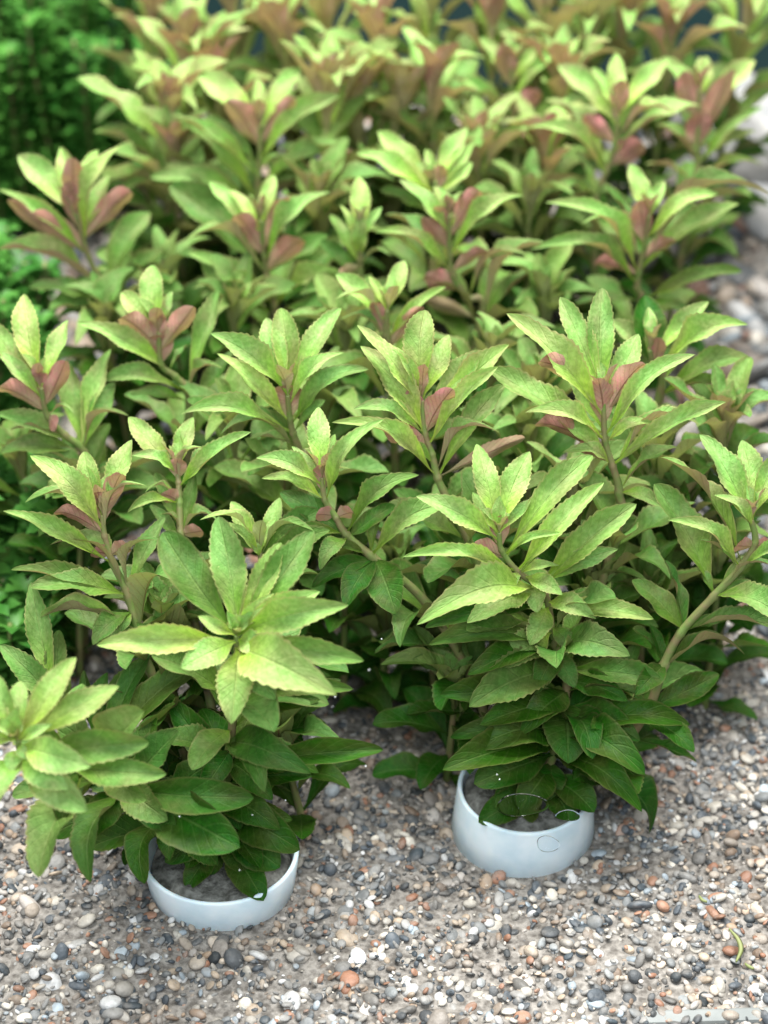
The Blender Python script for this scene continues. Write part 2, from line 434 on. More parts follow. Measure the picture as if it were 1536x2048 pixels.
def gravel(name, boxes):
    C = []
    for (x0, x1, y0, y1, n, r0, r1, lift) in boxes:
        x = rg.uniform(x0, x1, n); y = rg.uniform(y0, y1, n)
        r = r0 + (r1 - r0) * rg.random(n) ** 2.2
        z = np.array([ground_z(a, b) for a, b in zip(x, y)]) + lift * rg.random(n)
        C.append(np.stack([x, y, z, r], 1))
    C = np.concatenate(C)
    for (cx, cy, cr) in CUPS:
        d = np.hypot(C[:, 0] - cx, C[:, 1] - cy); C = C[d > cr + C[:, 3] * 0.6]
    n = len(C)
    sc = rg.uniform(.6, 1.35, (n, 3)); sc[:, 2] *= .62
    ang = rg.uniform(0, 6.28, n); tl = rg.normal(0, .3, (n, 2))
    nv = len(IV)
    dirs = rg.normal(0, 1, (n, 4, 3)); dirs /= np.linalg.norm(dirs, axis=2, keepdims=True)
    am = rg.uniform(-.30, .26, (n, 4))
    bulge = 1 + np.einsum('nkv,nk->nv', np.abs(np.einsum('nkc,vc->nkv', dirs, IV)) ** 2, am)
    P = IV[None] * bulge[..., None] * sc[:, None, :] * C[:, None, 3:4]
    P[..., 2] += P[..., 0] * tl[:, None, 0] + P[..., 1] * tl[:, None, 1]
    c, s = np.cos(ang)[:, None], np.sin(ang)[:, None]
    X = P[..., 0] * c - P[..., 1] * s; Y = P[..., 0] * s + P[..., 1] * c
    P = np.stack([X + C[:, None, 0], Y + C[:, None, 1], P[..., 2] + C[:, None, 2]], -1).reshape(-1, 3)
    Fc = (IF[None] + (np.arange(n) * nv)[:, None, None]).reshape(-1, 3)
    me = bpy.data.meshes.new(name)
    me.vertices.add(len(P)); me.vertices.foreach_set('co', P.ravel().astype(np.float32))
    me.loops.add(Fc.size); me.loops.foreach_set('vertex_index', Fc.ravel().astype(np.int32))
    me.polygons.add(len(Fc)); me.polygons.foreach_set('loop_start', np.arange(0, Fc.size, 3, dtype=np.int32))
    me.update(calc_edges=True); me.polygons.foreach_set('use_smooth', np.ones(len(Fc), dtype=bool))
    col = PAL[rg.choice(len(PAL), n, p=PW)] * rg.uniform(.75, 1.2, (n, 1))
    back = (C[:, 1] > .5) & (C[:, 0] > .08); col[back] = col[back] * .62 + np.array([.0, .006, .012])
    pt = np.sin(C[:, 0] * 95 + np.sin(C[:, 1] * 60) * 2) * np.sin(C[:, 1] * 110 + 1.3 + np.sin(C[:, 0] * 70)); col = col * (1 + .28 * pt[:, None]) * np.array([1, 1, 1]) ** 1; col[pt < -.25] *= np.array([1.08, .96, .86])
    gr = col.mean(1, keepdims=True); col = col * .78 + gr * .22
    colv = np.concatenate([np.repeat(col, nv, 0), np.ones((n * nv, 1))], 1)
    at = me.color_attributes.new('pebble_color', 'FLOAT_COLOR', 'POINT'); at.data.foreach_set('color', colv.ravel().astype(np.float32))
    me.validate()
    o = add(name, me, None, M_GRAVEL); tag(o, 'mixed grey, white and rust gravel covering the tank floor', kind='stuff')
    return o

# ------------------------------------------------------------------ cups
def cup(px, py, rt, rb, h, label, lean, seed, inner):
    c = at_z(px, py, 0.0); c.z = -0.0015
    root = bpy.data.objects.new('plant_cup', None); COL.objects.link(root); root.location = c; root.rotation_euler = (R(lean[0]), R(lean[1]), 0)
    tag(root, label, 'plant cup', 'white plant cups')
    th = .0013
    prof = [(0.0005, 0.0), (rb - .001, 0.0), (rb, .0010), (rb + (rt - rb) * .5, h * .5), (rt, h - .0006), (rt - .0003, h), (rt - th + .0003, h), (rt - th, h - .0006), (rb + (rt - rb) * .5 - th, h * .5), (rb - th, .002), (0.0005, .002)]
    add('shell', lathe('shell', prof, 96, 0.012, seed), root, M_CUP)
    w = rb + (rt - rb) * inner - th - .0004; hh = h * inner
    V, F = [(0, 0, hh)], []
    rl = random.Random(seed)
    for k in range(1, 7):
        for a in range(40):
            r = w * k / 6; V.append((r * math.cos(a * math.pi / 20), r * math.sin(a * math.pi / 20), hh + rl.uniform(-.0008, .0008) - (.002 if k == 6 else 0)))
    for a in range(40):
        F.append((0, 1 + a, 1 + (a + 1) % 40))
        for k in range(5): F.append((1 + k * 40 + a, 1 + (k + 1) * 40 + a, 1 + (k + 1) * 40 + (a + 1) % 40, 1 + k * 40 + (a + 1) % 40))
    add('rockwool', pydata('rockwool', V, F), root, M_WOOL)
    CUPS.append((c.x, c.y, rb))
    return c
cL = cup(446, 1769, .0200, .0184, .0142, 'white plastic cup under the left plants, its oval rim and inner wall visible', (1, 0), 3, .80)
cR = cup(1045, 1658, .0178, .0192, .0175, 'bright bluish white cup half hidden under the dark lower leaves of the right plants', (3, 0), 4, .93)
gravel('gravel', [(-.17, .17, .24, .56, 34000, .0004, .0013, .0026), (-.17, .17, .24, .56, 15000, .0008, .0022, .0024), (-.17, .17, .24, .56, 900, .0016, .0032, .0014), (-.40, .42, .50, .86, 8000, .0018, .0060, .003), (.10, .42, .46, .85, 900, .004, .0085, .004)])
BL = (cL.x, cL.y, .010); BR = (cR.x, cR.y, .013)
def bl(dx, dy): return (cL.x + dx, cL.y + dy, .010)
def br(dx, dy): return (cR.x + dx, cR.y + dy, .013)

# ------------------------------------------------------------------ annotated plants
plant('yellow green rosette facing the viewer, nearest over the left white cup', (473, 1270), .086, [
    (478, 1225, 462, 1075, .40, 'bF', .10), (480, 1220, 437, 1033, .38, 'b', .35), (440, 1240, 325, 1065, .42, 'b', .62),
    (490, 1225, 562, 1085, .34, 'b', .3), (530, 1230, 628, 1062, .36, 'b', .5), (490, 1265, 697, 1210, .34, 'sF', .22),
    (490, 1258, 640, 1183, .36, 'sF', .05), (468, 1272, 396, 1232, .42, 'sF', .0), (490, 1250, 548, 1186, .34, 'sF', .0),
    (470, 1260, 458, 1208, .40, 'bF', .0), (440, 1285, 193, 1290, .27, 'sF', .08), (470, 1283, 362, 1336, .46, 'dF', .05),
    (475, 1290, 462, 1448, .44, 'dF', .2), (478, 1280, 552, 1300, .50, 'dF', .0), (490, 1290, 674, 1390, .38, 'dFA', .18),
    (500, 1290, 728, 1322, .26, 'sFA', .4), (485, 1310, 550, 1400, .42, 'dF', .45), (475, 1390, 707, 1378, .24, 'sF', .6),
    (470, 1420, 640, 1400, .32, 'sF', .8), (460, 1500, 486, 1465, .35, 'dF', .6), (460, 1560, 625, 1552, .34, 'sF', .9),
    (455, 1540, 767, 1500, .20, 'sF', .75), (455, 1480, 622, 1547, .36, 'dFA', .7), (450, 1560, 340, 1400, .4, 'bF', .85), (452, 1600, 510, 1592, .4, 'dF', .8),
    (450, 1640, 600, 1700, .46, 'dF', 1, 'spoon'), (447, 1690, 527, 1802, .42, 'dF', 1, 'spoon'), (446, 1690, 372, 1776, .46, 'dF', 1, 'spoon'),
    (450, 1620, 585, 1640, .44, 'sF', 1), (448, 1680, 420, 1750, .6, 'dF', 1, 'spoon'), (450, 1670, 490, 1745, .6, 'dF', 1, 'spoon'), (450, 1660, 560, 1735, .5, 'dF', 1, 'spoon'), (450, 1660, 330, 1725, .5, 'dF', 1, 'spoon'), (455, 1590, 560, 1660, .5, 'dF', .95, 'ovate'), (455, 1580, 400, 1680, .5, 'dF', .95, 'ovate'), (455, 1570, 480, 1660, .5, 'dF', .9, 'ovate'), (460, 1520, 545, 1600, .45, 'dF', .85, 'ovate'), (460, 1500, 400, 1590, .45, 'dF', .85, 'ovate')],
    nodes=[(474, 1300), (470, 1390), (460, 1500), (450, 1620)], base=bl(0, .002), tilt=(0, 50), pink=.35, seed=1, fill=.30)
plant('pale rosette spread open at the left edge just above bare gravel', (36, 1480), .080, [
    (38, 1470, 42, 1362, .48, 'bF', .12), (50, 1462, 152, 1314, .38, 'bF', .15), (60, 1475, 238, 1372, .34, 'bF', .22),
    (70, 1490, 298, 1485, .36, 'sF', .5), (55, 1490, 182, 1533, .38, 'dF', .0), (45, 1500, 138, 1578, .44, 'dF', .12),
    (50, 1510, 174, 1622, .40, 'dF', .25), (40, 1495, 15, 1548, .55, 'dF', .0), (45, 1515, -25, 1632, .40, 'dF', .2),
    (35, 1480, -60, 1470, .4, 'sF', .1), (36, 1475, -12, 1345, .4, 'bF', .3), (45, 1478, 106, 1448, .40, 'sF', .0), (36, 1490, 62, 1520, .5, 'dF', .0),
    (120, 1520, 333, 1548, .34, 'sF', .45, 'ovate'), (240, 1560, 336, 1640, .48, 'dF', .5, 'ovate'), (160, 1520, 125, 1650, .42, 'dF', .85), (250, 1590, 165, 1690, .45, 'dF', .95),
    (280, 1600, 480, 1695, .40, 'dF', .95), (240, 1580, 245, 1470, .4, 'bF', .8), (240, 1570, 508, 1596, .33, 'sF', .7),(330, 1640, 340, 1720, .5, 'dF', 1)],
    nodes=[(50, 1515), (130, 1530), (240, 1575), (350, 1650)], base=bl(-.007, 0), tilt=(-10, 48), pink=.55, seed=2, fill=.35)
plant('upright green plant rising left of the nearest rosette, pink young leaf at its centre', (205, 1030), .094, [
    (205, 1060, 60, 911, .34, 'sF', .04), (225, 1128, 6, 1022, .22, 'sF', .18), (205, 1078, 50, 1005, .38, 's', .45),
    (203, 1068, 108, 1026, .26, 'u', .1), (200, 1015, 168, 903, .42, 'bF', .25), (200, 1018, 158, 925, .36, 'bF', .0), (208, 1035, 264, 879, .38, 'bF', .08),
    (208, 1048, 196, 984, .44, 'u', .0), (212, 1040, 242, 948, .26, 'u', .1), (217, 1062, 294, 972, .20, 'e', .1),
    (222, 1110, 258, 1094, .55, 'u', .1), (222, 1112, 182, 1106, .5, 'u', .1), (255, 1190, 100, 1090, .26, 's', .4), (258, 1190, 22, 1140, .22, 'sF', .45),
    (258, 1195, 322, 1080, .22, 'e', .5), (258, 1195, 60, 1175, .3, 'dF', .5), (258, 1195, 330, 1035, .26, 'bF', .35), (262, 1230, 186, 1290, .4, 'dF', .6),
    (262, 1220, 240, 1265, .6, 'dF', .3), (290, 1330, 300, 1308, .3, 'bF', .6)],
    nodes=[(209, 1072), (225, 1125), (256, 1192), (300, 1340), (360, 1480)], base=bl(-.004, .010), tilt=(-5, -5), pink=.75, seed=3, fill=.36)
plant('short green plant between the two left front rosettes, narrow dark leaves pointing up', (110, 1400), .055, [
    (95, 1400, 62, 1164, .28, 'bF', .2), (105, 1400, 118, 1260, .42, 'bF', .55), (240, 1440, 300, 1308, .36, 'bF', .65), (150, 1440, 95, 1290, .36, 'bF', .6),
    (240, 1450, 168, 1340, .3, 'b', .7), (130, 1430, 0, 1290, .36, 'sF', .45), (240, 1460, 400, 1330, .36, 'bF', .65), (200, 1460, 215, 1345, .36, 'bF', .7), (120, 1420, 20, 1370, .3, 'sF', .6)],
    nodes=[(150, 1450), (260, 1520)], base=bl(-.003, .006), pink=.2, age=.5, seed=4, fill=.5)
plant('small green plant directly above the nearest rosette, one tiny tan leaf in its heart', (355, 945), .092, [
    (350, 935, 257, 834, .42, 'bF', .05), (353, 930, 386, 834, .42, 'bF', .05), (347, 948, 264, 911, .36, 'eF', .0), (362, 968, 416, 897, .18, 'e', .05),
    (366, 975, 502, 864, .27, 'sF', .15), (366, 978, 432, 884, .34, 'b', .2), (356, 958, 356, 917, .45, 'u', .0), (349, 945, 318, 902, .28, 's', .0), (358, 940, 366, 900, .3, 'bF', .0),
    (358, 1002, 290, 985, .26, 'e', .2), (358, 1005, 255, 1025, .26, 'eF', .25), (358, 1005, 322, 988, .4, 'u', .2), (361, 1068, 318, 1030, .3, 's', .4), (363, 1068, 436, 1042, .24, 'e', .3),
    (363, 1070, 405, 1062, .6, 'u', .1), (360, 1060, 310, 945, .30, 'bF', .35), (363, 1080, 390, 950, .3, 'bF', .5), (365, 1100, 300, 1010, .3, 'bF', .4)],
    nodes=[(357, 965), (359, 1005), (361, 1068), (372, 1150), (400, 1300)], base=bl(.003, .012), tilt=(0, -5), pink=.7, seed=5, fill=.4)
plant('fresh green shoot peeking out just behind the nearest rosette', (520, 1105), .080, [
    (520, 1110, 462, 1003, .42, 'bF', .08), (525, 1105, 560, 995, .40, 'bF', .02), (515, 1115, 450, 1045, .3, 'sF', .0), (530, 1110, 628, 1062, .24, 'e', .3),
    (530, 1120, 640, 1020, .4, 'bF', .55), (515, 1120, 400, 1040, .25, 'e', .1), (530, 1130, 660, 1060, .34, 'sF', .6), (520, 1115, 500, 1080, .4, 'dF', 0)],
    nodes=[(522, 1150), (515, 1250)], base=bl(.006, .008), tilt=(5, 0), pink=.15, seed=6, fill=.35)
plant('light green plant in the middle, its crown above a triangular tan leaf tip', (644, 955), .098, [
    (645, 955, 637, 814, .42, 'bF', .02), (648, 960, 670, 868, .32, 'bF', .0), (642, 965, 584, 893, .28, 'bF', .0), (640, 970, 512, 916, .36, 'sFA', .02),
    (645, 1000, 523, 957, .28, 'sFA', .0), (655, 1000, 768, 838, .24, 'sF', .12), (652, 990, 702, 938, .18, 'e', .05), (648, 985, 644, 930, .46, 'u', .0),
    (672, 1035, 708, 1027, .9, 'u', .1), (670, 1033, 632, 1030, .9, 'u', .1), (692, 1068, 560, 1068, .25, 'sF', .55), (692, 1068, 838, 950, .28, 'sF', .5),
    (742, 1110, 762, 1022, .3, 'bF', .5), (742, 1112, 906, 1008, .36, 'sFA', .35), (740, 1110, 645, 1080, .25, 'sF', .6), (744, 1118, 792, 1228, .62, 'dF', .72, 'ovate'),
    (744, 1125, 624, 1175, .40, 'sF', .75, 'ovate'), (744, 1125, 690, 1215, .45, 'dF', .85), (700, 1070, 560, 985, .42, 'bF', .7, 'ovate'), (700, 1070, 790, 1010, .42, 'bF', .75, 'ovate'), (700, 1070, 640, 1140, .4, 'dF', .5)],
    nodes=[(650, 1000), (672, 1035), (692, 1068), (742, 1112), (860, 1215), (960, 1400)], base=br(-.008, .006), tilt=(-8, 0), pink=.7, seed=7, fill=.55)
plant('plant in the middle with a broad tan leaf underside like a shield at its heart', (575, 790), .104, [
    (562, 790, 421, 667, .33, 'sF', .05), (578, 850, 434, 707, .26, 'sF', .0), (568, 775, 532, 636, .42, 'bF', .05), (590, 740, 562, 616, .40, 'b', .3),
    (580, 782, 612, 687, .36, 'bF', .0), (585, 785, 682, 616, .33, 'bF', .1), (588, 812, 688, 705, .26, 'sF', .0), (588, 850, 737, 738, .30, 'sF', .35),
    (580, 838, 563, 772, .85, 'u', .05), (585, 866, 362, 829, .22, 'sFA', .06), (596, 900, 500, 878, .25, 's', .4), (600, 905, 440, 870, .25, 'e', .5),
    (586, 866, 650, 800, .3, 'bF', .5), (600, 905, 530, 820, .3, 'bF', .6)],
    nodes=[(580, 838), (586, 866), (600, 905), (610, 960)], base=None, tilt=(-3, -5), pink=.65, seed=8, fill=.32)
plant('plant left of centre with four tan young leaves around a small cup shaped heart', (318, 665), .104, [
    (312, 645, 305, 530, .46, 'bF', .1), (310, 655, 243, 584, .50, 'bF', .02), (316, 655, 345, 583, .38, 'bF', .02), (350, 748, 153, 645, .25, 'sF', .02),
    (315, 695, 240, 637, .46, 'u', .05), (316, 690, 318, 622, .36, 'u', .0), (325, 700, 388, 614, .34, 'u', .05), (322, 728, 313, 671, .85, 'u', .05),
    (372, 782, 438, 580, .22, 'bF', .4), (370, 785, 196, 768, .26, 'sF', .25), (374, 810, 260, 790, .3, 'sF', .45), (374, 783, 447, 738, .18, 'e', .3), (340, 740, 375, 690, .4, 'b', .4),
    (312, 660, 290, 600, .3, 'bF', 0), (376, 820, 470, 700, .3, 'bF', .6)],
    nodes=[(322, 728), (350, 752), (374, 783), (378, 850)], tilt=(-8, -5), pink=.9, seed=9, fill=.36)
plant('plant at the left edge with brownish pink leaf undersides turned to the viewer', (82, 775), .098, [
    (78, 750, 48, 588, .36, 'bF', .08), (82, 770, 136, 640, .34, 'bF', .05), (75, 780, -25, 640, .34, 'bF', .1), (78, 765, 38, 654, .45, 'bF', .12),
    (82, 800, -10, 700, .3, 'sF', .0), (88, 815, 131, 722, .36, 'u', .0), (84, 812, 75, 745, .4, 'u', .0), (84, 825, -6, 778, .36, 'u', .05),
    (95, 830, 150, 828, .3, 'e', .1), (95, 832, 112, 858, .7, 'u', .1), (165, 900, -15, 828, .24, 'sF', .15), (160, 895, 20, 860, .3, 's', .4),
    (175, 900, 0, 905, .34, 'sF', .5), (160, 900, 222, 698, .24, 'bF', .12), (165, 900, 230, 765, .34, 'bF', .35), (170, 900, 258, 832, .2, 'e', .5),(165, 905, 130, 720, .3, 'bF', .3)],
    nodes=[(95, 832), (130, 870), (168, 905), (200, 1000)], tilt=(-5, -5), pink=.95, seed=10, fill=.4)
plant('isolated plant at upper left with rosy folded leaves, grey gravel showing behind it', (152, 430), .110, [
    (140, 440, 36, 310, .40, 'bF', .0), (148, 410, 122, 294, .36, 'bF', .05), (155, 420, 196, 300, .34, 'bF', .1), (168, 490, 245, 290, .22, 'sF', .0),
    (160, 470, 218, 350, .42, 'bF', .05), (152, 440, 146, 316, .34, 'u', .0), (152, 465, 138, 362, .40, 'u', .0), (175, 480, 263, 384, .30, 'u', .0),
    (178, 515, -5, 378, .18, 'sF', .05), (172, 510, 14, 400, .30, 'sU', .05), (172, 505, 65, 425, .30, 'u', .1), (215, 590, -5, 500, .17, 's', .3),
    (220, 600, 58, 575, .34, 'sF', .45), (222, 590, 300, 425, .36, 'bF', .5), (180, 545, 216, 540, .5, 'sF', .1), (225, 600, 330, 500, .3, 'bF', .6), (220, 620, 110, 640, .3, 'sF', .6)],
    nodes=[(178, 515), (195, 550), (220, 600), (240, 660)], tilt=(-10, -5), pink=1.0, seed=11, fill=.4)
plant('tall bright plant left of the top middle with two rosy leaves clasping its stem', (522, 250), .116, [
    (515, 265, 394, 145, .40, 'bF', .0), (528, 260, 602, 135, .36, 'bF', .0), (522, 245, 516, 158, .36, 'bF', .0), (520, 295, 454, 200, .44, 'u', .0),
    (524, 290, 589, 198, .28, 'u', .0), (517, 352, 343, 230, .20, 'sF', .0), (514, 400, 358, 238, .2, 'sF', .15), (526, 325, 680, 190, .24, 'sF', .0),
    (524, 385, 686, 284, .28, 'sF', .08), (517, 345, 582, 314, .22, 'eF', .0), (517, 340, 425, 240, .34, 'b', .55), (524, 395, 705, 300, .18, 'sU', .2), (518, 280, 480, 185, .3, 'bF', 0),
    (514, 410, 300, 355, .28, 'sF', .3), (514, 420, 330, 330, .26, 'sF', .2)],
    nodes=[(520, 300), (517, 352), (515, 400), (512, 460)], tilt=(0, -5), pink=.8, seed=12, fill=.34)
plant('bright plant under the tall upper left one, a round tan leaf resting on its right', (522, 440), .108, [
    (514, 470, 418, 364, .34, 'bF', .02), (522, 455, 549, 350, .38, 'bF', .0), (518, 460, 458, 380, .34, 'bF', .0), (526, 510, 470, 431, .44, 'u', .02),
    (528, 502, 577, 396, .28, 'u', .0), (532, 525, 661, 384, .25, 'sF', .04), (537, 545, 606, 480, .44, 'u', .05), (533, 552, 368, 483, .18, 'e', .1),
    (548, 612, 376, 505, .26, 'sF', .1), (545, 600, 384, 578, .24, 'eF', .2), (550, 612, 713, 560, .24, 'eF', .1), (545, 608, 470, 570, .3, 'u', .2),
    (533, 545, 340, 370, .34, 'bF', .6), (533, 550, 655, 470, .34, 'bF', .6), (550, 612, 690, 480, .34, 'bF', .65)],
    nodes=[(528, 512), (534, 552), (548, 612), (556, 680)], tilt=(0, -5), pink=.7, seed=13, fill=.34)
plant('small closed bud of green leaves standing upright in the upper middle', (720, 460), .108, [
    (720, 480, 718, 353, .40, 'bF', .05), (720, 490, 680, 410, .30, 'sF', .02), (722, 490, 764, 414, .32, 'sF', .0), (721, 512, 723, 425, .30, 'uF', .15),
    (720, 535, 782, 512, .3, 'e', .3), (720, 535, 680, 560, .3, 'u', .3), (720, 560, 600, 590, .3, 'sF', .5), (720, 560, 640, 480, .34, 'bF', .6), (720, 535, 660, 430, .3, 'bF', .4)],
    nodes=[(720, 520), (720, 565)], tilt=(0, -5), pink=.4, seed=14, fill=.4)
plant('yellow green plant behind the upper middle, leaf tips above a rosy leafed crown', (868, 370), .112, [
    (855, 385, 756, 262, .34, 'bF', .0), (850, 390, 713, 307, .28, 'bF', .05), (866, 375, 852, 298, .36, 'bF', .05), (872, 378, 934, 256, .36, 'bF', .0),
    (876, 385, 951, 283, .24, 'bF', .0), (880, 390, 944, 325, .5, 'bF', .0), (868, 395, 885, 330, .3, 'u', .0), (866, 430, 760, 380, .3, 'bF', .5)],
    nodes=[(868, 430)], tilt=(0, -5), pink=.7, seed=15, fill=.3)
plant('rosy crowned plant in the upper middle with a long pale leaf curving right', (898, 430), .114, [
    (895, 470, 798, 360, .34, 'sF', .0), (898, 450, 868, 372, .34, 'bF', .0), (900, 490, 874, 412, .40, 'u', .0), (905, 480, 960, 382, .32, 'u', .0),
    (895, 500, 843, 435, .24, 'u', .0), (903, 462, 928, 408, .25, 'bF', .0), (905, 510, 1047, 391, .24, 'sFA', .0), (895, 550, 748, 465, .20, 'sFA', .05),
    (895, 550, 770, 430, .3, 'b', .55), (903, 545, 976, 504, .34, 'u', .02), (912, 585, 850, 550, .50, 'u', .1), (935, 600, 1060, 512, .18, 'e', .2),
    (962, 642, 1125, 498, .17, 'e', .3), (962, 642, 1090, 540, .3, 'b', .55), (960, 642, 850, 600, .3, 'sU', .6), (895, 500, 955, 420, .3, 'bF', .3)],
    nodes=[(900, 512), (905, 550), (932, 595), (962, 642)], tilt=(0, -5), pink=.95, seed=16, fill=.4)
plant('green plant in the middle of the bed, one slim brownish leaf edge on its right', (775, 620), .106, [
    (776, 625, 738, 552, .34, 'bF', .0), (780, 625, 809, 521, .44, 'bF', .04), (765, 645, 672, 548, .38, 'bF', .05), (765, 660, 669, 600, .22, 'e', .02),
    (785, 682, 892, 573, .25, 'sF', .12), (772, 672, 745, 605, .32, 'u', .05), (785, 690, 847, 614, .28, 'u', .0), (770, 690, 680, 640, .28, 's', .4), (776, 640, 770, 590, .3, 'bF', 0),
    (778, 720, 850, 640, .5, 'bF', .4)],
    nodes=[(772, 672), (776, 700)], tilt=(0, -5), pink=.6, seed=17, fill=.35)
plant('large plant right of centre with a thick rosy oval leaf lying on its left', (843, 800), .112, [
    (840, 820, 714, 650, .26, 'sF', .02), (842, 872, 721, 692, .34, 'sF', .04), (832, 770, 850, 620, .44, 'b', .3), (830, 765, 778, 688, .22, 'sF', .0),
    (840, 800, 898, 669, .42, 'bF', .02), (852, 835, 963, 700, .36, 'bF', .15), (862, 840, 1018, 689, .24, 'bF', .02), (872, 885, 997, 733, .20, 'sF', .05),
    (845, 870, 706, 818, .30, 'sFA', .0), (847, 860, 816, 779, .36, 'u', .0), (850, 868, 906, 778, .42, 'u', .0), (862, 908, 767, 850, .42, 'u', .0),
    (874, 955, 663, 845, .19, 'sF', .08), (868, 930, 790, 888, .3, 'sF', .2), (880, 940, 1000, 866, .16, 'e', .2), (885, 950, 1010, 770, .24, 'bF', .3),
    (874, 955, 1050, 875, .2, 'sU', .4), (846, 840, 830, 790, .3, 'bF', 0), (846, 830, 865, 780, .2, 'bF', 0)],
    nodes=[(850, 868), (864, 908), (875, 955), (900, 1010), (960, 1150)], base=br(-.002, .016), tilt=(-3, -5), pink=.9, seed=18, fill=.4)
plant('wide plant at right with two rosy leaves folded upright against its crown', (1207, 800), .112, [
    (1195, 840, 1013, 627, .26, 'sF', .0), (1192, 790, 1120, 594, .30, 'bF', .12), (1200, 770, 1204, 576, .32, 'b', .25), (1205, 868, 1127, 716, .32, 'bF', .08),
    (1213, 810, 1277, 668, .42, 'bF', .08), (1225, 872, 1390, 709, .23, 'sFA', .0), (1209, 852, 1196, 756, .46, 'u', .0), (1220, 840, 1290, 727, .26, 'u', .0),
    (1195, 800, 1078, 724, .30, 'u', .05), (1207, 880, 1050, 825, .26, 'sFA', .0), (1216, 882, 1308, 846, .34, 'sFA', .0), (1222, 930, 1078, 822, .26, 'sF', .15),
    (1220, 932, 1125, 905, .32, 'eF', .05), (1228, 932, 1452, 804, .20, 'sF', .1), (1228, 935, 1400, 850, .26, 's', .3), (1240, 985, 1355, 895, .26, 's', .35),
    (1240, 982, 1322, 1012, .34, 'dF', .15), (1200, 880, 980, 740, .32, 'bF', .28), (1210, 905, 1070, 850, .30, 'u', .3), (1205, 810, 1165, 735, .28, 'bF', .0), (1218, 925, 1150, 895, .3, 'u', .2)],
    nodes=[(1210, 880), (1225, 932), (1238, 985), (1230, 1080)], base=br(.008, .022), tilt=(-3, -5), pink=.85, seed=19, fill=.42)
plant('plant half hidden behind the wide right hand one, long leaves spreading over gravel', (1300, 700), .102, [
    (1296, 700, 1297, 614, .40, 'bF', .02), (1310, 720, 1417, 603, .30, 'bF', .1), (1315, 740, 1496, 649, .28, 'sF', .12), (1320, 780, 1503, 718, .32, 'sF', .4),
    (1306, 735, 1318, 675, .4, 'u', .0), (1300, 740, 1262, 660, .4, 'bF', .5), (1316, 770, 1380, 660, .26, 'bF', .2), (1320, 790, 1480, 790, .14, 'eF', .3), (1300, 730, 1225, 640, .4, 'bF', .3), (1302, 735, 1290, 590, .6, 'b', .75, 'ovate')],
    nodes=[(1308, 745), (1320, 790)], tilt=(5, -5), pink=.7, seed=20, fill=.4)
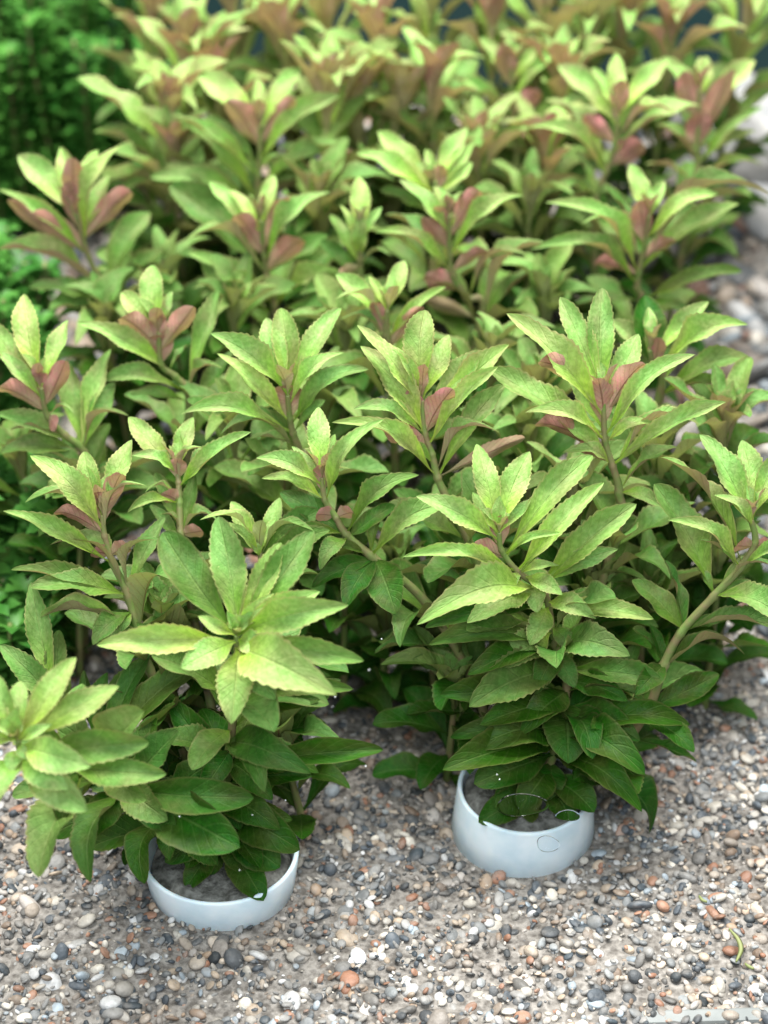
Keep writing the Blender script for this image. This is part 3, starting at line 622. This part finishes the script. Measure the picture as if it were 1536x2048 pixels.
plant('large fresh plant over the right white cup, dark round leaves down to the rim', (998, 1065), .092, [
    (985, 1085, 832, 992, .33, 'sF', .0), (985, 1050, 953, 888, .36, 'bF', .15), (1003, 1045, 1059, 903, .42, 'bF', .08), (1000, 1070, 945, 985, .40, 'bF', .0),
    (1010, 1065, 1062, 998, .34, 'bF', .0), (1030, 1100, 1185, 911, .28, 'bF', .3), (1045, 1135, 1208, 965, .27, 'sF', .05), (1028, 1100, 1126, 1066, .20, 'eF', .0),
    (1042, 1142, 1110, 1068, .26, 'sF', .1), (1002, 1098, 1003, 1031, .34, 'u', .0), (1015, 1115, 936, 1102, .26, 'u', .1), (1032, 1145, 805, 1114, .21, 'sFA', .06),
    (1085, 1165, 1273, 1008, .30, 'sF', .3), (1075, 1165, 1236, 1098, .28, 'sF', .18), (1040, 1145, 1118, 1131, .3, 'eF', .05), (1088, 1165, 833, 1250, .26, 'dF', .2),
    (1080, 1170, 934, 1246, .34, 'dF', .15), (1092, 1205, 1192, 1238, .40, 'dF', .2), (1100, 1210, 1307, 1238, .30, 'sF', .2), (1092, 1205, 850, 1255, .24, 'sF', .7),
    (1000, 1080, 985, 1040, .3, 'bF', 0), (1060, 1165, 1075, 1225, .6, 'dF', .2, 'ovate'), (1098, 1215, 1060, 1290, .5, 'dF', .35, 'ovate'), (1104, 1250, 1150, 1300, .5, 'dF', .5, 'ovate'), (1050, 1150, 1125, 1190, .4, 'dF', .1), (1110, 1300, 1150, 1375, .5, 'dF', .6, 'ovate'), (1112, 1310, 1070, 1390, .5, 'dF', .7, 'ovate'), (1040, 1140, 1020, 1190, .4, 'dF', .15), (1100, 1220, 1200, 1180, .34, 'bF', .5), (1100, 1230, 980, 1180, .34, 'bF', .5),
    (1108, 1262, 1000, 1333, .48, 'dF', .35, 'ovate'), (1110, 1290, 1260, 1312, .42, 'dF', .55, 'ovate'), (1130, 1340, 1325, 1362, .36, 'sF', .6, 'ovate'),
    (1108, 1285, 857, 1290, .26, 'sF', .65, 'ovate'), (1128, 1345, 938, 1414, .36, 'dF', .6, 'ovate'), (1108, 1280, 935, 1350, .3, 'dF', .8),
    (1130, 1410, 1136, 1527, .75, 'dF', .75, 'ovate'), (1130, 1420, 1280, 1482, .38, 'dF', .8, 'ovate'), (1132, 1360, 1255, 1402, .38, 'dF', .95, 'ovate'), (1130, 1400, 960, 1450, .34, 'dF', .9, 'ovate'),
    (1115, 1460, 900, 1475, .32, 'sF', 1, 'ovate'), (1100, 1510, 948, 1568, .42, 'dF', .92, 'spoon'), (1095, 1520, 1092, 1602, .7, 'dF', .95, 'ovate'), (1090, 1560, 1188, 1625, .50, 'dF', .95, 'spoon'),
    (1100, 1500, 1284, 1624, .30, 'dF', .95, 'ovate'), (1110, 1470, 1290, 1550, .34, 'dF', 1), (1080, 1580, 957, 1645, .42, 'dF', .98, 'spoon'), (1080, 1580, 1022, 1662, .5, 'dF', 1, 'spoon'), (1110, 1480, 885, 1540, .3, 'dF', 1, 'ovate'), (1070, 1560, 990, 1615, .6, 'dF', 1, 'spoon'), (1075, 1570, 1140, 1640, .6, 'dF', 1, 'spoon'), (1085, 1530, 1040, 1620, .6, 'dF', 1, 'spoon'), (1100, 1490, 1200, 1560, .5, 'dF', .95, 'ovate'), (1115, 1450, 1380, 1450, .3, 'sF', .95, 'ovate'), (1110, 1470, 940, 1500, .42, 'dF', .95, 'ovate'), (1125, 1400, 880, 1390, .34, 'sF', .9, 'ovate'), (1125, 1380, 1040, 1470, .45, 'dF', .8, 'ovate'), (1120, 1420, 1215, 1500, .5, 'dF', .9, 'ovate'), (1115, 1320, 1010, 1290, .4, 'sF', .8, 'ovate')],
    nodes=[(1003, 1100), (1035, 1143), (1090, 1190), (1108, 1285), (1132, 1350), (1125, 1430), (1095, 1540)], base=br(0, 0), tilt=(-8, 15), pink=.55, rad=.0009, seed=21, fill=.40)
plant('leaning plant at the right edge, its bare brownish stem crossing down to the left', (1502, 1040), .096, [
    (1515, 1040, 1484, 880, .42, 'bF', .03), (1505, 1055, 1399, 869, .32, 'bF', .2), (1525, 1062, 1428, 990, .28, 'sFA', .0), (1505, 1040, 1560, 900, .4, 'bF', .1),
    (1430, 1192, 1308, 968, .34, 'bF', .5), (1475, 1130, 1335, 1040, .26, 'sFA', .1), (1480, 1130, 1322, 915, .28, 'b', .45), (1500, 1090, 1472, 1092, .8, 'u', .0), (1500, 1085, 1545, 1100, .6, 'u', .0),
    (1482, 1140, 1590, 1080, .24, 'sF', .15), (1430, 1195, 1570, 1240, .34, 'dF', .35, 'ovate'), (1430, 1195, 1560, 1140, .3, 's', .4), (1365, 1262, 1264, 1160, .48, 'bF', .65, 'ovate'),
    (1365, 1268, 1560, 1262, .24, 's', .6), (1300, 1420, 1438, 1348, .44, 'bF', .85, 'ovate'), (1325, 1335, 1490, 1310, .28, 's', .75, 'ovate'), (1290, 1440, 1388, 1505, .44, 'dF', .85, 'ovate'),
    (1340, 1320, 1265, 1255, .34, 'b', .75), (1300, 1420, 1190, 1370, .4, 'b', .9), (1505, 1070, 1440, 920, .34, 'bF', .1), (1365, 1262, 1330, 1120, .3, 'b', .7), (1480, 1140, 1400, 1080, .3, 'b', .5), (1430, 1192, 1500, 1160, .34, 'bF', .5), (1365, 1262, 1440, 1240, .4, 'bF', .6, 'ovate'), (1330, 1330, 1270, 1390, .45, 'dF', .8, 'ovate'), (1430, 1192, 1395, 1130, .34, 'bF', .5), (1330, 1330, 1300, 1250, .4, 'bF', .8, 'ovate')],
    nodes=[(1510, 1085), (1480, 1135), (1428, 1192), (1362, 1265), (1328, 1330), (1292, 1425), (1200, 1540)], base=br(.007, 0), tilt=(12, 0), pink=.75, rad=.00105, seed=22, fill=.72)
plant('upper right plant with a puckered rosy leaf like a cushion below its crown', (1237, 235), .120, [
    (1220, 250, 1116, 130, .36, 'bF', .0), (1232, 215, 1232, 107, .38, 'bF', .0), (1245, 235, 1338, 117, .34, 'bF', .0), (1228, 215, 1183, 135, .3, 'bF', .0), (1236, 245, 1246, 160, .42, 'u', .0),
    (1228, 288, 1168, 230, .40, 'u', .0), (1220, 330, 1287, 288, .60, 'u', .0), (1235, 285, 1358, 234, .18, 'e', .0), (1212, 350, 1053, 256, .19, 'eF', .0), (1212, 340, 1090, 200, .30, 'b', .2),
    (1214, 345, 1150, 248, .36, 'bF', .25), (1225, 320, 1400, 212, .24, 's', .1), (1195, 392, 1150, 300, .3, 'b', .4), (1195, 392, 1090, 390, .3, 'eF', .2), (1235, 270, 1275, 190, .28, 'bF', 0)],
    nodes=[(1230, 288), (1212, 345), (1192, 395), (1188, 460)], tilt=(0, -5), pink=1, seed=23, fill=.42)
plant('topmost plant at the right with three rosy leaves, growing beside a pale stone', (1398, 180), .122, [
    (1388, 225, 1326, 114, .34, 'bF', .0), (1400, 200, 1412, 112, .42, 'bF', .05), (1415, 240, 1510, 121, .30, 'bF', .0), (1390, 240, 1368, 142, .44, 'u', .0),
    (1405, 290, 1468, 138, .24, 'u', .0), (1392, 300, 1402, 222, .60, 'u', .0), (1392, 330, 1526, 214, .20, 'sF', .15), (1392, 332, 1512, 262, .26, 'sF', .2), (1390, 365, 1525, 330, .14, 'eF', .1), (1388, 340, 1310, 250, .3, 's', .2),
    (1390, 370, 1290, 330, .3, 's', .3), (1390, 310, 1340, 190, .3, 'b', .2)],
    nodes=[(1398, 240), (1392, 300), (1390, 370)], tilt=(5, -5), pink=1.1, seed=24, fill=.42)
plant('right hand plant of middle height, bright leaf pointing at the open gravel beside it', (1298, 430), .112, [
    (1292, 435, 1260, 328, .44, 'bF', .1), (1300, 440, 1328, 362, .40, 'bF', .05), (1290, 492, 1279, 400, .42, 'u', .0), (1300, 480, 1440, 388, .30, 'sF', .0),
    (1290, 545, 1478, 408, .25, 'sF', .25), (1285, 520, 1352, 482, .36, 'u', .0), (1278, 525, 1163, 448, .18, 'e', .05), (1275, 548, 1090, 405, .22, 'eF', .1),
    (1276, 550, 1188, 530, .24, 'u', .1), (1274, 568, 1060, 500, .2, 'eF', .2), (1278, 600, 1484, 543, .26, 'sF', .5), (1275, 500, 1208, 370, .3, 'b', .65), (1276, 600, 1400, 640, .3, 'sF', .6),
    (1285, 530, 1430, 430, .3, 'b', .5), (1280, 600, 1150, 610, .32, 'b', .6), (1280, 540, 1550, 395, .11, 'e', .5)],
    nodes=[(1290, 490), (1278, 545), (1275, 575), (1278, 640)], tilt=(3, -5), pink=.9, seed=25, fill=.42)
plant('pink tinged plant near the top middle, a rosy curl tucked under its crown', (1022, 130), .124, [
    (1020, 175, 1010, 88, .46, 'u', .0), (1030, 200, 1121, 84, .28, 'bF', .0), (1022, 140, 1016, 62, .38, 'bF', .05), (1030, 228, 1082, 184, .50, 'u', .0), (1020, 240, 885, 150, .24, 'sF', .2),
    (1025, 165, 1075, 90, .3, 'bF', .1), (1020, 170, 960, 75, .34, 'bF', .1), (1024, 262, 900, 200, .3, 's', .4), (1028, 262, 1110, 330, .34, 'u', .3), (1028, 262, 1180, 200, .3, 'bF', .3), (1030, 270, 1105, 340, .3, 's', .4)],
    nodes=[(1024, 200), (1028, 262), (1032, 340)], tilt=(0, -5), pink=1.1, seed=26, fill=.42)
# auto crowns for the blurred back rows and the gaps between the named ones
AUTO = [
    ('pink hearted plant behind the top middle, its crown a blurred rosette', 868, 170, .120, 1.1),
    ('blurred plant at the very top right beside the dark teal corner', 1345, 60, .126, 1.1),
    ('blurred pale green plant at the top edge right of the middle', 985, 50, .128, .9),
    ('blurred pinkish plant at the top edge just left of the middle', 752, 70, .126, 1.1),
    ('blurred plant at the top edge above the tall bright one', 560, 55, .126, 1.1),
    ('blurred rosy plant at the top edge beside the dark green bush', 375, 95, .124, 1.1),
    ('yellow green plant at the upper left beside the dark shadow under the bush', 335, 215, .116, .9),
    ('plant right of the tall bright one with a pale tan heart', 655, 190, .120, .7),
    ('green blurred plant at the top edge between two pinkish ones', 1180, 45, .124, .5),
    ('blurred plant cut off by the top edge, third crown from the dark bush', 465, 20, .126, .8),
    ('pale blurred plant half cut off by the top edge over the middle', 860, 15, .130, .6),
    ('yellowish plant cut off by the top edge left of the middle', 655, 5, .130, .9),
    ('blurred crown behind the pink tinged plant near the top middle', 1085, 10, .130, .8),
    ('green crown sunk among its neighbours right of the small closed bud', 800, 200, .112, .7),
    ('rosy tinted crown half hidden below the pink curl near the top middle', 960, 290, .104, .9),
    ('low shaded plant under the tall bright one at upper left', 400, 380, .086, .3),
    ('shaded green plant filling the gap right of the middle bed', 1060, 400, .092, .3),
    ('dark plant in the shade between the rosy crown and the wide right plant', 1090, 600, .082, .15),
    ('shaded plant between the two crowns left of centre', 470, 610, .084, .2),
    ('shaded green plant low between the two centre crowns', 690, 660, .084, .2),
    ('dark low plant behind the right hand dark round leaves', 1180, 1160, .060, .1),
    ('dim green plant deep behind the shield leafed plant', 640, 800, .078, .1),
    ('dark plant deep under the light green middle plant', 560, 960, .070, .1),
    ('dark plant in the gap above the fresh right front crown', 1060, 890, .078, .2),
    ('small pale shoot at right edge with a blush leaf over the gravel', 1450, 840, .088, .6),
    ('shaded leafy plant low behind the right edge stem', 1370, 1010, .066, .3),
    ('dim plant low behind the leftmost rosy one', 160, 980, .066, .2),
    ('shaded plant between the isolated one and its right neighbour', 330, 560, .080, .2),
    ('green plant cut off by the right edge at the top', 1500, 10, .128, .9),
    ('dark green plant low between the nearest rosette and the right cup', 800, 1130, .050, .05),
    ('blurred crown at the top edge second from the dark teal right corner', 1250, 25, .126, 1.0),
    ('blurred rosy crown between the pink tinged plant and the puckered leafed one', 1120, 150, .116, 1.0),
    ('blurred pale crown touching the dark bush at the top edge', 300, 25, .124, .9),
    ('blurred crown squeezed between the tall bright plant and the top middle ones', 720, 175, .116, .9),
    ('rosy crown right behind the left flank of the tall bright plant', 430, 150, .116, 1.1),
    ('yellow green crown left of the tall bright plant, over the dark grey stone', 345, 300, .104, .9),
    ('shaded plant low in the gap between isolated plant and tan leafed one', 210, 640, .078, .3),
    ('dim plant low in the gap beside the leaning green stem', 890, 1060, .066, .1),
    ('shaded green plant behind the left arm of the wide right plant', 1080, 780, .084, .4),
    ('shaded plant deep between fresh shoot and light green middle plant', 690, 1130, .052, .1),
    ('shaded green plant under the long right arm of the wide plant', 1310, 900, .080, .3),
    ('shaded green plant between the two heroes right of centre', 985, 720, .086, .3),
    ('green crown low behind the small closed bud', 640, 390, .098, .5),
    ('shaded green plant low at the left edge under the rosy one', 40, 930, .062, .2),
    ('rosy crown between the upper middle plants and the puckered leafed one', 1090, 290, .104, 1.1),
    ('dim green plant low between the small plant and the light green middle one', 470, 860, .080, .2),
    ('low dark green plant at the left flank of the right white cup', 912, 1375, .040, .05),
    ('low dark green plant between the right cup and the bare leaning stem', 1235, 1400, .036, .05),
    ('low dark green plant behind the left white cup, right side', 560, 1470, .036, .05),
    ('low dark plant added to shade the near edge of the hollow between both cups', 770, 1255, .032, .05),  # added plant, its dark leaves stand in for shade in the hollow
    ('low dark plant added to shade the deep hollow, just left of the right clump', 860, 1290, .028, .05),  # also added to darken the hollow between the clumps
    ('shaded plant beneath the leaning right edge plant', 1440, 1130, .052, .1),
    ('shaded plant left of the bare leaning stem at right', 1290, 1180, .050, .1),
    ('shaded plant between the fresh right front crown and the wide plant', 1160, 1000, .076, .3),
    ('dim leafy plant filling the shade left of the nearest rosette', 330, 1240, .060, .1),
]
for i, (lab, x, y, z, pk) in enumerate(AUTO):
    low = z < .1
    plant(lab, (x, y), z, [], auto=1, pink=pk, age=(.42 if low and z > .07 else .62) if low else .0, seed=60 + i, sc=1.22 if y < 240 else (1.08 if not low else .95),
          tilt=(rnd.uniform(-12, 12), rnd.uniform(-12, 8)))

# ------------------------------------------------------------------ green bushes at the left
def bush(name, label, px, py, z, rx, rz, n, seed, h):
    rl = random.Random(seed)
    c = at_z(px, py, z); gz = ground_z(c.x, c.y)
    root = bpy.data.objects.new(name, None); COL.objects.link(root); root.location = (c.x, c.y, gz)
    tag(root, label, 'bushy plant', 'fine leaved bushes along the left side')
    SV, SF, LV, LF = [], [], [], []
    for s in range(n):
        a, r = rl.uniform(0, 6.28), rx * math.sqrt(rl.random())
        b0 = Vector((r * .75 * math.cos(a), r * .75 * math.sin(a), 0)); top = Vector((r * 1.05 * math.cos(a), r * 1.05 * math.sin(a), h * rl.uniform(.75, 1.05) * (1 - .25 * (r / rx) ** 2)))
        pts = [b0.lerp(top, t) + Vector((math.sin(t * 4 + s) * .002, math.cos(t * 3 + s) * .002, 0)) for t in (0, .2, .4, .6, .8, 1)]
        V, F = tube(pts, [.0007] * 6, 5); o = len(SV); SV += V; SF += [tuple(k + o for k in f) for f in F]
        L = (top - b0).length; m = int(L / .0042)
        for q in range(m):
            t = (q + .5) / m; p = b0.lerp(top, t)
            for w in range(4):
                an = w * 1.571 + q * .78 + rl.uniform(-.2, .2)
                d = Vector((math.cos(an), math.sin(an), rl.uniform(.25, .9))).normalized()
                ln = rl.uniform(.011, .016) * (1 - .35 * t); side = d.cross(Vector((0, 0, 1))).normalized() * ln * .27
                nz = side.cross(d).normalized() * ln * .08
                o = len(LV); e = p + d * ln - Vector((0, 0, ln * .18))
                LV += [p, p + d * ln * .3 + side * .8 + nz, p + d * ln * .68 + side + nz, e, p + d * ln * .68 - side + nz, p + d * ln * .3 - side * .8 + nz, p + d * ln * .5]
                LF += [(o, o + 1, o + 6), (o + 1, o + 2, o + 6), (o + 2, o + 3, o + 6), (o + 3, o + 4, o + 6), (o + 4, o + 5, o + 6), (o + 5, o, o + 6)]
    add('stems', pydata('stems', SV, SF), root, M_STEM)
    add('foliage', pydata('foliage', LV, LF), root, M_BUSH)
bush('bushy_plant', 'dark green fine leaved bush in the upper left corner', 60, 30, .100, .058, .05, 60, 5, .115)
bush('bushy_plant', 'vivid green fine leaved bush cut off by the left edge below the upper corner', -120, 520, .075, .036, .05, 34, 6, .085)
bush('bushy_plant', 'shaded green bush cut off by the left edge halfway down', -105, 960, .060, .036, .05, 34, 7, .068)
bush('bushy_plant', 'dark green bush low at the left edge above the pale rosette', 10, 1180, .030, .022, .03, 16, 8, .036)

# ------------------------------------------------------------------ stones
def stone(name, label, px, py, z, s, m, seed):
    V0, F0 = IV, IF
    import bmesh
    bm = bmesh.new(); bmesh.ops.create_icosphere(bm, subdivisions=4, radius=1)
    rl = random.Random(seed); ds = [(Vector((rl.gauss(0, 1), rl.gauss(0, 1), rl.gauss(0, 1))).normalized(), rl.uniform(.5, .85)) for _ in range(9)]
    for v in bm.verts:
        for d, t in ds:
            k = v.co.dot(d)
            if k > t: v.co -= d * (k - t) * .8
        v.co = Vector((v.co.x * s[0], v.co.y * s[1], v.co.z * s[2]))
    me = bpy.data.meshes.new(name); bm.to_mesh(me); bm.free(); me.polygons.foreach_set('use_smooth', [True] * len(me.polygons))
    o = add(name, me, None, m); c = at_z(px, py, z); o.location = (c.x, c.y, ground_z(c.x, c.y) + s[2] * .5); o.rotation_euler = (0, 0, seed)
    tag(o, label, 'stone')
stone('stone', 'large pale grey stone behind the plants at the upper right edge', 1490, 345, .03, (.042, .034, .030), M_STONE, 2)
stone('stone', 'small pale stone at the right edge under the larger pale one', 1545, 470, .02, (.022, .018, .014), M_STONE, 5)
stone('stone', 'dark grey stone between the isolated upper left plant and its neighbours', 262, 345, .02, (.026, .022, .018), M_DSTONE, 3)

# ------------------------------------------------------------------ seedling slivers on the gravel
def sliver(label, pts, wid):
    wid *= .7
    P = [at_z(x, y, .0065) for x, y in pts]; P = smooth_path(P, 6); n = len(P)
    V, F = [], []
    B = P[0].copy()
    for i, p in enumerate(P):
        t = (P[min(i + 1, n - 1)] - P[max(i - 1, 0)]).normalized(); s = t.cross(Vector((0, 0, 1))).normalized()
        w = wid * (math.sin(math.pi * (i + .6) / (n + .6)) ** .7)
        for k, (a, b) in enumerate(((-1, 0), (0, .0005), (1, 0), (0, -.0004))): V.append(p - B + s * w * a + Vector((0, 0, b)))
    for i in range(n - 1):
        for k in range(4): F.append((i * 4 + k, i * 4 + (k + 1) % 4, (i + 1) * 4 + (k + 1) % 4, (i + 1) * 4 + k))
    F += [(0, 1, 2, 3), tuple((n - 1) * 4 + k for k in (3, 2, 1, 0))]
    o = add('leaf_sliver', pydata('leaf_sliver', V, F), None, M_SEED); o.location = B
    tag(o, label, 'leaf scrap')
sliver('curved yellow green leaf sliver lying on the gravel at lower right', [(1458, 1858), (1476, 1878), (1482, 1900), (1472, 1924)], .0010)
sliver('tiny green scrap just below the curved leaf sliver', [(1490, 1928), (1500, 1934), (1508, 1938)], .0008)
sliver('faint green scrap on the gravel above the curved leaf sliver', [(1398, 1792), (1405, 1800), (1414, 1804)], .0008)

# ------------------------------------------------------------------ drops and specks in the water
def drop(label, px, py, dist, rx, ry, seed):
    rl = random.Random(seed); V, F = [], []; n = 40
    prof = [(0.02, .30), (.5, .28), (.85, .2), (1, 0), (.85, -.2), (.5, -.28), (.02, -.30)]
    for (r, z) in prof:
        for k in range(n):
            a = 2 * math.pi * k / n; q = 1 + .08 * math.sin(2 * a + seed) + .05 * math.sin(3 * a + seed * 2)
            V.append((r * q * math.cos(a) * rx, r * q * math.sin(a) * ry, z * min(rx, ry)))
    for i in range(len(prof) - 1):
        for k in range(n): F.append((i * n + k, (i + 1) * n + k, (i + 1) * n + (k + 1) % n, i * n + (k + 1) % n))
    o = add('water_drop', pydata('water_drop', V, F), None, M_DROP)
    o.location = at_depth(px, py, dist); o.rotation_euler = cam_o.rotation_euler
    tag(o, label, 'water drop', 'clear drops clinging in front of the plants')
drop('largest clear drop, in front of the dark leaves above the right white cup', 1044, 1610, .470, .0060, .0030, 1)
drop('small clear drop right of the largest one', 1136, 1631, .470, .0028, .0015, 2)
drop('clear drop over the bright face of the right white cup', 1096, 1688, .470, .0030, .0019, 4)
rl = random.Random(11); V, F = [], []
for i in range(11):
    zone = rl.random()
    x, y = (rl.uniform(660, 1000), rl.uniform(1250, 1560)) if zone < .4 else ((rl.uniform(300, 620), rl.uniform(1500, 1760)) if zone < .65 else (rl.uniform(860, 1400), rl.uniform(1350, 1700)) if zone < .88 else (rl.uniform(20, 240), rl.uniform(20, 300)))
    p = at_depth(x, y, .44 + rl.uniform(-.02, .02)); r = rl.uniform(.00008, .00022); o_ = len(V)
    for v in IV[:12]: V.append(p + Vector(v) * r)
    F += [tuple(k + o_ for k in f) for f in ((0, 11, 5), (0, 5, 1), (0, 1, 7), (0, 7, 10), (0, 10, 11), (1, 5, 9), (5, 11, 4), (11, 10, 2), (10, 7, 6), (7, 1, 8), (3, 9, 4), (3, 4, 2), (3, 2, 6), (3, 6, 8), (3, 8, 9), (4, 9, 5), (2, 4, 11), (6, 2, 10), (8, 6, 7), (9, 8, 1))]
M_SPECK = simple('speck', (.75, .8, .8), (.85, .88, .88), 10, .5)
tag(add('specks', pydata('specks', V, F), None, M_SPECK), 'pale specks drifting in the water', kind='stuff')
print('leaves', leaf_total[0])
